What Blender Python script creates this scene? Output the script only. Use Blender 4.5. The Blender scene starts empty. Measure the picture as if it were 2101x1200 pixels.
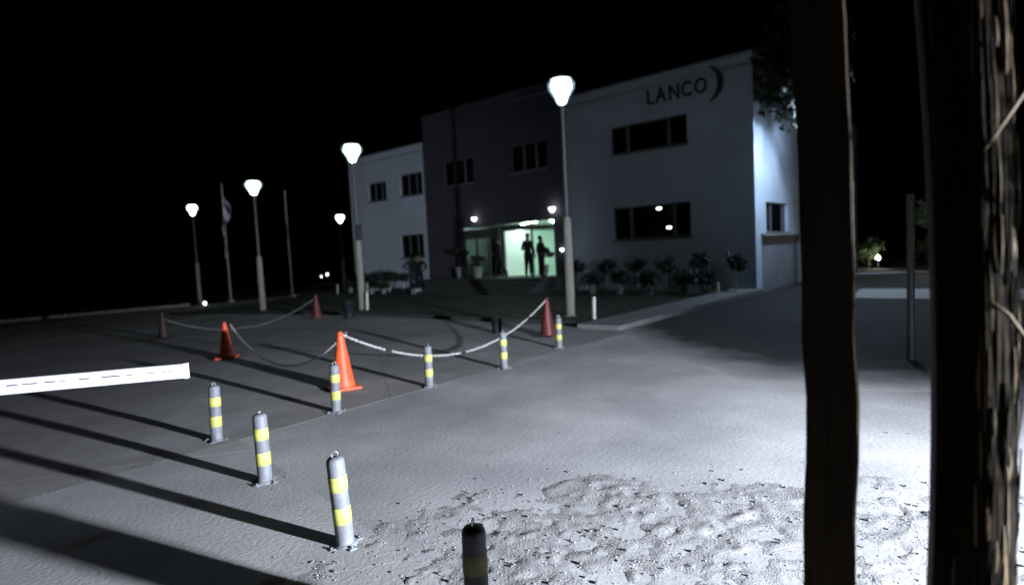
import bpy, bmesh, math, random
import numpy as np
from mathutils import Vector, Matrix
random.seed(11)
RNG = np.random.default_rng(7)
SC = bpy.context.scene
COL = SC.collection
R = math.radians

# ------------------------------------------------------------------ camera
cam_d = bpy.data.cameras.new('camera')
cam = bpy.data.objects.new('camera', cam_d)
COL.objects.link(cam)
cam_d.sensor_width = 36.0
cam_d.lens = 20.22
cam_d.clip_start = 0.05
cam_d.clip_end = 1500
pitch, roll = R(3.898), R(2.862)
cam.matrix_world = (Matrix.Translation((0, 0, 1.7)) @ Matrix.Rotation(math.pi/2 - pitch, 4, 'X')
                    @ Matrix.Rotation(-roll, 4, 'Z'))
cam_d.dof.use_dof = True
cam_d.dof.focus_distance = 3.5
cam_d.dof.aperture_fstop = 1.0
SC.camera = cam

# ------------------------------------------------------------------ night sky, exposure
world = bpy.data.worlds.new('World')
SC.world = world
world.use_nodes = True
wn = world.node_tree
bg = wn.nodes['Background']
sky = wn.nodes.new('ShaderNodeTexSky')
sky.sky_type = 'NISHITA'
sky.sun_disc = False
sky.sun_elevation = R(-7.0)
sky.sun_rotation = R(200)
wn.links.new(sky.outputs['Color'], bg.inputs['Color'])
bg.inputs['Strength'].default_value = 0.01
SC.view_settings.view_transform = 'Standard'
SC.view_settings.look = 'None'
SC.view_settings.exposure = 0.0
SC.view_settings.gamma = 1.0
SC.view_settings.use_curve_mapping = False
SC.cycles.use_denoising = True
SC.cycles.max_bounces = 6

# floodlight that lights the yard (its fixture is built further down at the same place)
LP = Vector((5.7, -0.45, 1.40))
AIM = LP + Vector((-.839*.985, .545*.985, -.174))*9
ld = bpy.data.lights.new('floodlight_beam', 'SPOT')
ld.energy = 17500
ld.color = (0.80, 0.865, 1.0)
ld.spot_size = R(112)
ld.spot_blend = 0.8
ld.shadow_soft_size = 0.08
lo = bpy.data.objects.new('floodlight_beam', ld)
COL.objects.link(lo)
lo.location = LP
lo.rotation_euler = (AIM - LP).to_track_quat('-Z', 'Y').to_euler()


# ------------------------------------------------------------------ helpers
def hz(x, y=0.0):
    t = max(0.0, -x - 3.5)
    return -0.05*t*t/(t + 6.0)


def hz_np(x):
    t = np.maximum(0.0, -x - 3.5)
    return -0.05*t*t/(t + 6.0)


def tag(o, label=None, cat=None, group=None, kind=None):
    if label: o['label'] = label
    if cat: o['category'] = cat
    if group: o['group'] = group
    if kind: o['kind'] = kind
    return o


def empty(name, loc=(0, 0, 0), rz=0.0, label=None, cat=None, group=None):
    o = bpy.data.objects.new(name, None)
    COL.objects.link(o)
    o.location = loc
    o.rotation_euler = (0, 0, rz)
    o.empty_display_size = 0.2
    return tag(o, label, cat, group)


def copy_tree(o, parent=None):
    c = o.copy()
    COL.objects.link(c)
    c.parent = parent
    for ch in list(o.children):
        copy_tree(ch, c)
    return c


class MB:
    def __init__(s):
        s.v, s.f, s.sm = [], [], []

    def add(s, vs, fs, smooth=False):
        k = len(s.v)
        s.v.extend([tuple(v) for v in vs])
        for f in fs:
            s.f.append(tuple(i + k for i in f))
            s.sm.append(smooth)
        return s

    def box(s, x0, x1, y0, y1, z0, z1, m=None):
        vs = [(x, y, z) for z in (z0, z1) for y in (y0, y1) for x in (x0, x1)]
        if m is not None: vs = [m @ Vector(v) for v in vs]
        return s.add(vs, [(0, 2, 3, 1), (4, 5, 7, 6), (0, 1, 5, 4), (2, 6, 7, 3), (0, 4, 6, 2), (1, 3, 7, 5)])

    def bevbox(s, x0, x1, y0, y1, z0, z1, b, m=None):
        bm = bmesh.new()
        vs = [bm.verts.new((x, y, z)) for z in (z0, z1) for y in (y0, y1) for x in (x0, x1)]
        for f in [(0, 2, 3, 1), (4, 5, 7, 6), (0, 1, 5, 4), (2, 6, 7, 3), (0, 4, 6, 2), (1, 3, 7, 5)]:
            bm.faces.new([vs[i] for i in f])
        bmesh.ops.bevel(bm, geom=list(bm.edges), offset=b, segments=2, profile=0.6, affect='EDGES')
        bm.verts.index_update()
        pts = [v.co.copy() for v in bm.verts]
        if m is not None: pts = [m @ p for p in pts]
        s.add(pts, [[v.index for v in f.verts] for f in bm.faces])
        bm.free()
        return s

    def lathe(s, prof, n=20, c=(0, 0, 0), smooth=True, cap0=True, cap1=True):
        vs, fs = [], []
        for r, z in prof:
            for k in range(n):
                a = 2*math.pi*k/n
                vs.append((c[0] + r*math.cos(a), c[1] + r*math.sin(a), c[2] + z))
        for i in range(len(prof) - 1):
            for k in range(n):
                k2 = (k + 1) % n
                fs.append((i*n + k, i*n + k2, (i+1)*n + k2, (i+1)*n + k))
        s.add(vs, fs, smooth)
        m = len(prof) - 1
        if cap0: s.add(vs[:n], [tuple(reversed(range(n)))])
        if cap1: s.add(vs[m*n:], [tuple(range(n))])
        return s

    def tube(s, pts, rad, n=8, smooth=True, cap=True):
        pts = [Vector(p) for p in pts]
        if not hasattr(rad, '__len__'): rad = [rad]*len(pts)
        rings = []
        up = None
        for i, p in enumerate(pts):
            d = (pts[min(i+1, len(pts)-1)] - pts[max(i-1, 0)]).normalized()
            if up is None:
                up = Vector((0, 0, 1)) if abs(d.z) < .9 else Vector((1, 0, 0))
            a = d.cross(up)
            if a.length < 1e-5: a = d.cross(Vector((0, 1, 0)))
            a.normalize()
            b = a.cross(d).normalized()
            up = b
            rings.append([p + (a*math.cos(2*math.pi*k/n) + b*math.sin(2*math.pi*k/n))*rad[i] for k in range(n)])
        vs = [v for r in rings for v in r]
        fs = []
        for i in range(len(pts) - 1):
            for k in range(n):
                k2 = (k+1) % n
                fs.append((i*n+k, (i+1)*n+k, (i+1)*n+k2, i*n+k2))
        if cap:
            fs.append(tuple(range(n)))
            fs.append(tuple(reversed(range((len(pts)-1)*n, len(pts)*n))))
        return s.add(vs, fs, smooth)

    def build(s, name, mat, parent=None, loc=None, rot=None):
        me = bpy.data.meshes.new(name)
        me.from_pydata(s.v, [], s.f)
        me.polygons.foreach_set('use_smooth', s.sm)
        me.materials.append(mat)
        me.update()
        o = bpy.data.objects.new(name, me)
        COL.objects.link(o)
        if parent is not None: o.parent = parent
        if loc is not None: o.location = loc
        if rot is not None: o.rotation_euler = rot
        return o


def np_mesh(name, v, f, mat, parent=None, smooth=False):
    me = bpy.data.meshes.new(name)
    v = np.asarray(v, dtype=np.float32)
    f = np.asarray(f, dtype=np.int32)
    k = f.shape[1]
    me.vertices.add(len(v)); me.vertices.foreach_set('co', v.ravel())
    me.loops.add(f.size); me.loops.foreach_set('vertex_index', f.ravel())
    me.polygons.add(len(f))
    me.polygons.foreach_set('loop_start', np.arange(0, f.size, k, dtype=np.int32))
    me.polygons.foreach_set('loop_total', np.full(len(f), k, dtype=np.int32))
    me.polygons.foreach_set('use_smooth', np.full(len(f), smooth))
    me.materials.append(mat)
    me.update(calc_edges=True)
    me.validate()
    o = bpy.data.objects.new(name, me)
    COL.objects.link(o)
    if parent is not None: o.parent = parent
    return o


def vnoise(x, y, seed=0):
    def hsh(i, j):
        n = (i*374761393 + j*668265263 + seed*1274126177) & 0xffffffff
        n = ((n ^ (n >> 13))*1274126177) & 0xffffffff
        return ((n ^ (n >> 16)) & 0xffff)/65535.0
    xi = np.floor(x).astype(np.int64); yi = np.floor(y).astype(np.int64)
    fx = x - xi; fy = y - yi
    fx = fx*fx*(3-2*fx); fy = fy*fy*(3-2*fy)
    a = hsh(xi, yi); b = hsh(xi+1, yi); c = hsh(xi, yi+1); d = hsh(xi+1, yi+1)
    return (a*(1-fx)+b*fx)*(1-fy) + (c*(1-fx)+d*fx)*fy


def fbm(x, y, octs=4, seed=0):
    t = 0; a = .5
    for k in range(octs):
        t = t + a*vnoise(x*2**k, y*2**k, seed+k); a *= .5
    return t


# ------------------------------------------------------------------ materials
def mat(name, col, rough=.7, col2=None, scale=6.0, bump=0.0, bscale=40.0, metal=0.0, spec=.4, detail=6, stretch=None, dirt=None):
    m = bpy.data.materials.new(name)
    m.use_nodes = True
    nt = m.node_tree
    p = nt.nodes['Principled BSDF']
    p.inputs['Roughness'].default_value = rough
    p.inputs['Metallic'].default_value = metal
    p.inputs['Specular IOR Level'].default_value = spec
    tc = nt.nodes.new('ShaderNodeTexCoord')
    src = tc.outputs['Object']
    if stretch:
        mp = nt.nodes.new('ShaderNodeMapping')
        mp.inputs['Scale'].default_value = stretch
        nt.links.new(src, mp.inputs['Vector']); src = mp.outputs['Vector']
    if col2 is None: col2 = tuple(c*.72 for c in col)
    nz = nt.nodes.new('ShaderNodeTexNoise')
    nz.inputs['Scale'].default_value = scale
    nz.inputs['Detail'].default_value = detail
    nz.inputs['Roughness'].default_value = .62
    nt.links.new(src, nz.inputs['Vector'])
    cr = nt.nodes.new('ShaderNodeValToRGB')
    cr.color_ramp.elements[0].position = .33
    cr.color_ramp.elements[1].position = .68
    cr.color_ramp.elements[0].color = (*col2, 1)
    cr.color_ramp.elements[1].color = (*col, 1)
    nt.links.new(nz.outputs['Fac'], cr.inputs['Fac'])
    out = cr.outputs['Color']
    if dirt:
        n2 = nt.nodes.new('ShaderNodeTexNoise')
        n2.inputs['Scale'].default_value = dirt[0]
        n2.inputs['Detail'].default_value = 3
        nt.links.new(src, n2.inputs['Vector'])
        c2 = nt.nodes.new('ShaderNodeValToRGB')
        c2.color_ramp.elements[0].position = .42
        c2.color_ramp.elements[1].position = .62
        c2.color_ramp.elements[0].color = (*dirt[1], 1)
        c2.color_ramp.elements[1].color = (1, 1, 1, 1)
        nt.links.new(n2.outputs['Fac'], c2.inputs['Fac'])
        mx = nt.nodes.new('ShaderNodeMix'); mx.data_type = 'RGBA'; mx.blend_type = 'MULTIPLY'
        mx.inputs['Factor'].default_value = 1.0
        nt.links.new(out, mx.inputs[6]); nt.links.new(c2.outputs['Color'], mx.inputs[7])
        out = mx.outputs[2]
    nt.links.new(out, p.inputs['Base Color'])
    if bump > 0:
        nb = nt.nodes.new('ShaderNodeTexNoise')
        nb.inputs['Scale'].default_value = bscale
        nb.inputs['Detail'].default_value = 4
        nt.links.new(src, nb.inputs['Vector'])
        b = nt.nodes.new('ShaderNodeBump')
        b.inputs['Strength'].default_value = 1.0
        b.inputs['Distance'].default_value = bump
        nt.links.new(nb.outputs['Fac'], b.inputs['Height'])
        nt.links.new(b.outputs['Normal'], p.inputs['Normal'])
    return m


def emit(name, col, s):
    m = bpy.data.materials.new(name)
    m.use_nodes = True
    nt = m.node_tree
    nt.nodes.remove(nt.nodes['Principled BSDF'])
    e = nt.nodes.new('ShaderNodeEmission')
    e.inputs['Color'].default_value = (*col, 1)
    e.inputs['Strength'].default_value = s
    nt.links.new(e.outputs['Emission'], nt.nodes['Material Output'].inputs['Surface'])
    return m


M = dict(
    soil=mat('dark_soil', (.085, .08, .07), .95, scale=.8, bump=.02, bscale=6),
    lane=mat('packed_dirt', (.41, .405, .40), .95, (.325, .322, .322), 1.3, .0028, 26, dirt=(.5, (.74, .74, .76)), spec=.2),
    gravel=mat('loose_gravel', (.275, .272, .27), .95, (.185, .183, .18), 9, .004, 75, spec=.2),
    aslab=mat('pale_concrete_slab', (.41, .405, .40), .9, (.325, .322, .322), 1.7, .003, 30, dirt=(.35, (.82, .81, .81)), spec=.2),
    slab=mat('concrete_slab', (.345, .337, .333), .9, (.265, .258, .255), 1.7, .003, 30, dirt=(.35, (.75, .74, .74)), spec=.2),
    asphalt=mat('asphalt', (.034, .034, .036), .9, (.022, .022, .024), 3, .004, 90, spec=.2),
    pale=mat('pale_concrete', (.34, .33, .32), .9, (.25, .245, .24), 2.5, .004, 40, dirt=(.8, (.8, .79, .78))),
    paving=mat('grey_paving', (.17, .17, .17), .9, (.12, .12, .12), 2.5, .004, 40),
    stonem=mat('pebble', (.13, .13, .13), .95, (.08, .08, .08), 20, spec=.15),
    shadetube=mat('shaded_bollard_plastic', (.012, .012, .015), .5),  # nearest bollard's plastic with its shadow put into the colour
    shadeband=mat('shaded_yellow_band', (.10, .095, .03), .6, (.07, .066, .02), 20),
    grass=mat('grass', (.018, .027, .011), .8, (.011, .016, .007), 5),
    wall=mat('white_plaster', (.47, .535, .62), .85, (.42, .48, .56), 1.1, .004, 35, dirt=(.35, (.9, .9, .89))),
    gwall=mat('grey_plaster', (.055, .053, .066), .85, (.043, .042, .053), 1.1, .004, 35),
    trim=mat('painted_trim', (.30, .30, .30), .5),
    frame=mat('aluminium_frame', (.15, .15, .15), .4, metal=.3),
    pane=mat('dark_glass', (.006, .007, .008), .03, spec=.5, scale=2),
    lobby=mat('lobby_paint', (.64, .74, .69), .6, (.61, .71, .66), 2),
    lobbyf=mat('lobby_floor', (.33, .42, .37), .35, scale=3),
    stone=mat('step_stone', (.04, .043, .041), .8, scale=4),
    sleeve=mat('beige_sleeve', (.27, .26, .22), .8, (.20, .19, .165), 8, .002, 60),
    pole=mat('grey_pole', (.10, .10, .105), .5, metal=.2),
    palepole=mat('pale_pole', (.40, .40, .40), .6, (.3, .3, .3), 12),
    cap=mat('lamp_cap', (.04, .04, .04), .5),
    tubeg=mat('grey_bollard_plastic', (.165, .175, .195), .6, (.12, .13, .145), 14, .001, 90, dirt=(6, (.8, .79, .77))),
    yellow=mat('yellow_reflective', (.47, .47, .12), .5, (.38, .38, .09), 30, dirt=(9, (.8, .8, .78))),
    steel=mat('steel', (.42, .42, .42), .35, metal=.8),
    orange=mat('cone_orange', (.70, .105, .03), .5, (.58, .08, .022), 7, dirt=(5, (.72, .7, .7))),
    darkcone=mat('cone_darkened', (.03, .014, .012), .6, (.02, .01, .009), 7),  # colour darkened so the far cone sinks into the shade
    chaing=mat('grey_chain', (.26, .26, .25), .6, scale=20),  # greyer and fainter than the near chains
    redcone=mat('cone_red', (.13, .020, .020), .5, (.10, .016, .016), 7, dirt=(5, (.7, .7, .7))),
    rubber=mat('black_rubber', (.03, .03, .03), .8),
    chain=mat('white_plastic_chain', (.72, .72, .70), .5, scale=20),
    arm=mat('white_barrier_paint', (.74, .75, .77), .45, (.68, .69, .71), 9, dirt=(4, (.86, .86, .86))),
    mark=mat('dark_print', (.05, .05, .055), .6),
    timber=mat('dark_timber', (.020, .0145, .0085), .95, spec=.05, col2=(.013, .0095, .006), scale=5, bump=.006, bscale=12, stretch=(6, 6, .5)),
    barkdark=mat('dark_bark', (.0065, .0040, .0013), .95, (.0022, .0015, .0006), 16, .0015, 120, spec=.06, stretch=(3, 3, .4)),
    barkpale=mat('dry_bark', (.066, .039, .009), .75, (.016, .010, .0025), 14, .001, 90, spec=.2, stretch=(3, 3, .4)),
    twig=mat('twig', (.10, .075, .04), .8, scale=20),
    leaf=mat('leaf', (.05, .075, .025), .5, (.025, .04, .012), 3),
    palm=mat('dark_leaf', (.016, .022, .012), .55, (.008, .012, .006), 3),
    bark=mat('bark', (.11, .085, .06), .9, (.06, .045, .03), 8, .01, 14, stretch=(3, 3, .6)),
    limew=mat('limewashed_trunk', (.62, .61, .58), .85, (.5, .49, .46), 10),
    skin=mat('skin', (.20, .11, .07), .6),
    cloth=mat('dark_cloth', (.006, .006, .008), .9, scale=12),
    cloth2=mat('black_cloth', (.005, .006, .005), .9, scale=12),
    hair=mat('black_hair', (.01, .009, .008), .6),
    eye=mat('eye', (.5, .5, .5), .3),
    flagw=mat('flag_white', (.5, .5, .52), .8),
    flagd=mat('flag_dark', (.05, .045, .08), .8),
    bin=mat('black_bin_plastic', (.012, .013, .016), .6),
    sign=mat('black_sign_letter', (.035, .035, .04), .6),
    strap=mat('grey_strap', (.05, .048, .06), .8),
    pot=mat('pale_pot', (.30, .31, .30), .8),
    gate=mat('blue_grey_gate', (.20, .23, .28), .55, (.17, .195, .24), 2, dirt=(.8, (.85, .85, .86))),
    lampE=emit('lamp_glow', (.80, .95, 1.0), 34),
    lampE2=emit('lamp_glow_strong', (.58, .75, 1.0), 760),
    sconE=emit('wall_lamp_glow', (.93, 1.0, .97), 9),
    downE=emit('ceiling_light_glow', (.82, 1.0, .90), 120),
    gardE=emit('garden_lamp_glow', (1.0, .97, .80), 190),
    farE=emit('far_lamp_glow', (.9, .95, 1.0), 6),
)

# ------------------------------------------------------------------ terrain
def grid_sheet(name, xs, ys, dz, m, kind='structure'):
    X, Y = np.meshgrid(xs, ys)
    Z = hz_np(X) + dz
    v = np.stack([X, Y, Z], -1).reshape(-1, 3)
    nx, ny = len(xs), len(ys)
    i = np.arange(nx*ny).reshape(ny, nx)
    f = np.stack([i[:-1, :-1], i[:-1, 1:], i[1:, 1:], i[1:, :-1]], -1).reshape(-1, 4)
    return tag(np_mesh(name, v, f, m, smooth=True), kind=kind)


sp = np.concatenate([np.linspace(-600, -60, 10), np.linspace(-50, 50, 51), np.linspace(60, 600, 10)])
grid_sheet('ground', sp, sp, -0.17, M['soil'])

# facade frame: C is the building's near corner, U runs along the front to the left, N points to the viewer
C = Vector((8.264, 19.357, 0))
U = Vector((-0.76604, 0.64279, 0))
N = Vector((-0.64279, -0.76604, 0))


def uv(u, v, z=0.0):
    p = C + U*u + N*v
    return Vector((p.x, p.y, z))


def sheet(name, pts, m, z, kind='structure', thick=None, parent=None, zs=None):
    b = MB()
    n = len(pts)
    top = [(p[0], p[1], hz(p[0]) + (zs[i] if zs else z)) for i, p in enumerate(pts)]
    if thick is None:
        b.add(top, [tuple(range(n))])
    else:
        bot = [(x, y, zz - thick) for x, y, zz in top]
        b.add(top + bot, [tuple(range(n)), tuple(reversed(range(n, 2*n)))] +
              [(i, i+n, (i+1) % n + n, (i+1) % n) for i in range(n)])
    o = b.build(name, m, parent)
    # face up
    if o.data.polygons[0].normal.z < 0: o.data.flip_normals()
    if kind: tag(o, kind=kind)
    return o


def ref(u, v): p = uv(u, v); return (p.x, p.y)


dw_curve = [(2.13, 11.60), (2.10, 10.4), (2.15, 9.3), (2.45, 7.9), (2.8, 6.9), (3.3, 6.35), (4.1, 6.05), (5.2, 5.85), (6.6, 5.6), (9.0, 5.4)]
dw_rows = [-.25, .12, .5, .9, 1.3, 1.8, 2.5, 3.5, 26]
dv, df_, dd = [], [], []
for j, r_ in enumerate(dw_rows):
    for i, (x, y) in enumerate(dw_curve):
        dv.append((x + .643*r_, y + .766*r_, -.008 if j == 0 else (.0 if j == 1 else .002))); dd.append(max(-.3, 1 - r_/1.5))
for j in range(len(dw_rows)-1):
    for i in range(len(dw_curve)-1):
        n_ = len(dw_curve); df_.append((j*n_+i, (j+1)*n_+i, (j+1)*n_+i+1, j*n_+i+1))
dwo = np_mesh('driveway', dv, df_, M['asphalt'])
if dwo.data.polygons[0].normal.z < 0: dwo.data.flip_normals()
tag(dwo, kind='structure')
at = dwo.data.attributes.new('edge_fade', 'FLOAT', 'POINT')  # pale at the near edge, fading to dark asphalt farther in
at.data.foreach_set('value', np.array(dd, dtype=np.float32))
nt = M['asphalt'].node_tree; p_ = nt.nodes['Principled BSDF']
an_ = nt.nodes.new('ShaderNodeAttribute'); an_.attribute_name = 'edge_fade'
nz_ = nt.nodes.new('ShaderNodeTexNoise'); nz_.inputs['Scale'].default_value = 1.6; nz_.inputs['Detail'].default_value = 5
tc_ = nt.nodes.new('ShaderNodeTexCoord'); nt.links.new(tc_.outputs['Object'], nz_.inputs['Vector'])
m1 = nt.nodes.new('ShaderNodeMath'); m1.operation = 'MULTIPLY_ADD'; m1.inputs[1].default_value = .9; m1.inputs[2].default_value = -.45
nt.links.new(nz_.outputs['Fac'], m1.inputs[0])
m2 = nt.nodes.new('ShaderNodeMath'); m2.operation = 'ADD'; m2.use_clamp = True
nt.links.new(an_.outputs['Fac'], m2.inputs[0]); nt.links.new(m1.outputs[0], m2.inputs[1])
mx_ = nt.nodes.new('ShaderNodeMix'); mx_.data_type = 'RGBA'
lk = p_.inputs['Base Color'].links[0].from_socket
nt.links.new(m2.outputs[0], mx_.inputs['Factor']); nt.links.new(lk, mx_.inputs[6]); mx_.inputs[7].default_value = (.37, .365, .36, 1)
nt.links.new(mx_.outputs[2], p_.inputs['Base Color'])
sheet('concrete_apron', [ref(-2.9, 2.0), ref(-2.9, -1.2), ref(-12.5, -1.2), ref(-12.5, 2.0)], M['pale'], .006)

# lawn in front of the building follows the falling ground
def uv_sheet(name, us, vs, dz, m):
    v, f = [], []
    for j in vs:
        for i in us:
            p = uv(i, j); v.append((p.x, p.y, hz(p.x) + dz))
    nx = len(us)
    for j in range(len(vs)-1):
        for i in range(nx-1):
            f.append((j*nx+i+1, j*nx+i, (j+1)*nx+i, (j+1)*nx+i+1))
    o = np_mesh(name, v, f, m, smooth=True)
    if o.data.polygons[0].normal.z < 0: o.data.flip_normals()
    return tag(o, kind='structure')


uv_sheet('lawn', np.linspace(.82, 24, 25), np.linspace(.02, 9.2, 10), .05, M['grass'])
ck = MB()
for i in range(24):
    u0, u1 = .9 + i, 1.89 + i
    for vv in ((9.21, 9.36),):
        a = [uv(u0, vv[0]), uv(u1, vv[0]), uv(u1, vv[1]), uv(u0, vv[1])]
        top = [(p.x, p.y, hz(p.x) + .085) for p in a]
        bot = [(p.x, p.y, hz(p.x) - .15) for p in a]
        ck.add(top + bot, [(3, 2, 1, 0), (4, 5, 6, 7), (0, 1, 5, 4), (1, 2, 6, 5), (2, 3, 7, 6), (3, 0, 4, 7)])
tag(ck.build('lawn_kerb', M['stone']), kind='structure')

# pavement along the right edge of the lawn: one slab per piece
pv = empty('pavement'); tag(pv, kind='structure')
for i in range(9):
    v0, v1 = .05 + i*1.08, 1.115 + i*1.08
    sheet('paving_slab', [ref(-.22, v0), ref(-.22, v1), ref(.8, v1), ref(.8, v0)], M['paving'], .10 + random.uniform(-.004, .004), None, .25, pv)

# parking lot of concrete slabs, clipped along the two bollard rows
A_ = Vector((.78, 10.01)); E_ = Vector((-3.0, 5.61)); H_ = Vector((-.22, 2.43))


def half(a, b, off):      # inside = left of a->b, shifted outwards by off
    d = (b - a).normalized(); nn = Vector((-d.y, d.x))
    return (nn, nn.dot(a) - off)


def clip(poly, hp):
    n_, c_ = hp; out = []
    for i in range(len(poly)):
        p, q = poly[i], poly[(i+1) % len(poly)]
        dp, dq = n_.dot(p) - c_, n_.dot(q) - c_
        if dp >= 0: out.append(p)
        if (dp >= 0) != (dq >= 0): out.append(p + (q-p)*(dp/(dp-dq)))
    return out


def area(p): return abs(sum(p[i].cross(p[(i+1) % len(p)]) if False else p[i].x*p[(i+1) % len(p)].y - p[i].y*p[(i+1) % len(p)].x for i in range(len(p))))/2


lot = empty('parking_lot'); tag(lot, kind='structure')
e1 = Vector((.965, .262)); e2 = Vector((-.262, .965))
AEl = half(E_, A_, .20)
AEr = (-AEl[0], -AEl[1] + .002)
EHl = half(H_ + (H_-E_)*.25, E_, .16); EHl = (-EHl[0], -EHl[1]) if EHl[0].dot(Vector((-4, 3))) < EHl[1] else EHl
LAWN = (Vector((N.x, N.y)), N.dot(C) + 9.40)
LEFTX = (Vector((1, 0)), -21.0)
o2 = Vector((-3.6, 4.95))
for i in range(-9, 5):
    for j in range(-3, 9):
        g = .002
        q = [o2 + e1*(2.5*(i+a)+(g if a == 0 else -g)) + e2*(2.5*(j+b)+(g if b == 0 else -g)) for a, b in ((0, 0), (1, 0), (1, 1), (0, 1))]
        for hs, sm_ in (((AEl, LAWN, LEFTX), M['slab']), ((AEr, EHl), M['aslab'])):
            p = q
            for hp in hs:
                if p: p = clip(p, hp)
            if len(p) >= 3 and area(p) > .004 and min(v.y for v in p) > -1.6 and max(v.y for v in p) > .3:
                sheet('slab', [(v.x, v.y) for v in p], sm_, .0, None, .12, lot)

# packed dirt lane: everything to the right of the two bollard rows
EHr = (-EHl[0], -EHl[1] + .001)
lv_, lf_i = [], []
for i in range(40):
    for j in range(62):
        x0_, y0_ = -4.6 + i*.5, -9 + j*.5
        p = [Vector((x0_, y0_)), Vector((x0_+.5, y0_)), Vector((x0_+.5, y0_+.5)), Vector((x0_, y0_+.5))]
        for hp in (AEr, EHr):
            if p: p = clip(p, hp)
        if len(p) >= 3 and area(p) > 1e-5:
            lf_i.append(tuple(range(len(lv_), len(lv_)+len(p)))); lv_ += [(v.x, v.y, hz(v.x) - .001) for v in p]
lmb = MB(); lmb.add(lv_, lf_i, True)
tag(lmb.build('lane', M['lane']), kind='structure')

# far-left kerb of the lot
kb = MB()
kp = [Vector((-40, 42.0, 0)), Vector((-31, 39.6, 0)), Vector((-30.6, 39.5, 0)), Vector((-21, 37.0, 0))]
for a, b in ((kp[0], kp[1]), (kp[2], kp[3])):
    d = (b-a).normalized(); nn = Vector((-d.y, d.x, 0))*.3
    for k in range(5):
        p, q = a.lerp(b, k/5), a.lerp(b, (k+1)/5)
        w = [p, q, q+nn, p+nn]
        top = [(t.x, t.y, hz(t.x)+.16) for t in w]; bot = [(t.x, t.y, hz(t.x)-.3) for t in w]
        kb.add(top+bot, [(0, 1, 2, 3), (7, 6, 5, 4), (0, 4, 5, 1), (1, 5, 6, 2), (2, 6, 7, 3), (3, 7, 4, 0)])
tag(kb.build('lot_kerb', M['pale']), kind='structure')
grid_sheet('far_lot', np.linspace(-44, -13.9, 40), np.linspace(4, 38.5, 30), -.03, M['slab'])

# rough gravelly ground in front: real relief plus loose stones
edge = [(-1.9, 2.2), (-1.62, 3.05), (-.98, 3.8), (-.33, 4.45), (.3, 4.65), (.87, 4.62), (1.94, 4.35), (2.7, 4.15), (3.6, 4.1)]
ex = np.array([p[0] for p in edge]); ey = np.array([p[1] for p in edge])
gx = np.arange(-2.1, 4.2, .022); gy = np.arange(.7, 5.2, .022)
GX, GY = np.meshgrid(gx, gy)
wob = (fbm(GX*1.6, GY*1.6, 3, 40) - .45)*.9
dist = np.interp(GX, ex, ey) + wob - GY


def rough_mask(x, y):
    d = np.interp(x, ex, ey) + (fbm(x*1.6, y*1.6, 3, 40) - .45)*.9 - y
    m_ = np.clip(d/1.1 + .3, 0, 1)
    m_ = m_*np.clip((x + 1.95)/.3, 0, 1)
    return m_*m_*(3-2*m_)


MASK = rough_mask(GX, GY)
rel = .012*(fbm(GX*2.2, GY*2.2, 3, 3)-.45) + .016*(fbm(GX*9, GY*9, 3, 9)-.45) + .013*(fbm(GX*20, GY*20, 2, 19)-.4)*np.clip((fbm(GX*2.7, GY*2.7, 2, 63)-.3)*4, 0, 1) + .012*np.maximum(0, fbm(GX*22, GY*22, 2, 21)-.52)*2.2
patchy = np.clip((fbm(GX*1.9, GY*1.9, 3, 77) - .36)*5, 0, 1)
rel = 1.25*rel + .075*np.maximum(0, fbm(GX*13, GY*13, 2, 33) - .53)*patchy - .14*np.maximum(0, fbm(GX*9+7, GY*12, 2, 51) - .56)*patchy
GZ = -.002 + MASK*(rel + .0035) - (1-MASK)*.012
nx, ny = len(gx), len(gy)
ii = np.arange(nx*ny).reshape(ny, nx)
F4 = np.stack([ii[:-1, :-1], ii[:-1, 1:], ii[1:, 1:], ii[1:, :-1]], -1).reshape(-1, 4)
tag(np_mesh('gravel_bed', np.stack([GX, GY, GZ], -1).reshape(-1, 3), F4, M['gravel'], smooth=True), kind='structure')


def ico():
    bm = bmesh.new(); bmesh.ops.create_icosphere(bm, subdivisions=1, radius=1)
    v = np.array([tuple(x.co) for x in bm.verts]); f = np.array([[x.index for x in t.verts] for t in bm.faces])
    bm.free(); return v, f


IV, IF = ico()
sv, sf = [], []
cnt = 0
while cnt < 2200:
    x, y = RNG.uniform(-2.0, 4.1), RNG.uniform(.8, 5.2)
    mk = float(rough_mask(np.array([x]), np.array([y]))[0])
    if RNG.random() > mk*.9 + .006: continue
    r = .0028 + .013*RNG.random()**6
    if RNG.random() < .012: r *= 1.9
    s = np.array([1, RNG.uniform(.6, 1), RNG.uniform(.45, .8)])*r
    a = RNG.uniform(0, 6.28)
    v = IV*s*(1 + RNG.uniform(-.2, .2, (len(IV), 1)))
    v = np.stack([v[:, 0]*math.cos(a)-v[:, 1]*math.sin(a), v[:, 0]*math.sin(a)+v[:, 1]*math.cos(a), v[:, 2]], -1)
    gi = min(ny-1, max(0, int((y-.7)/.022))); gj = min(nx-1, max(0, int((x+2.1)/.022)))
    z0 = max(GZ[gi, gj], -.002)
    sf.append(IF + cnt*len(IV)); sv.append(v + np.array([x, y, z0 + r*.25])); cnt += 1
fine_v, fine_f = [], []
while len(fine_v) < 6500:
    x, y = RNG.uniform(-2.0, 4.1), RNG.uniform(1.4, 5.0)
    mk = float(rough_mask(np.array([x]), np.array([y]))[0])
    if RNG.random() > mk*mk: continue
    r = .0022 + .0052*RNG.random()**3
    v = IV*np.array([1, .8, .7])*r*(1 + RNG.uniform(-.25, .25, (len(IV), 1)))
    gi = min(ny-1, max(0, int((y-.7)/.022))); gj = min(nx-1, max(0, int((x+2.1)/.022)))
    fine_f.append(IF + len(fine_v)*len(IV)); fine_v.append(v + np.array([x, y, max(GZ[gi, gj], -.002) + r*.2]))
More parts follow.
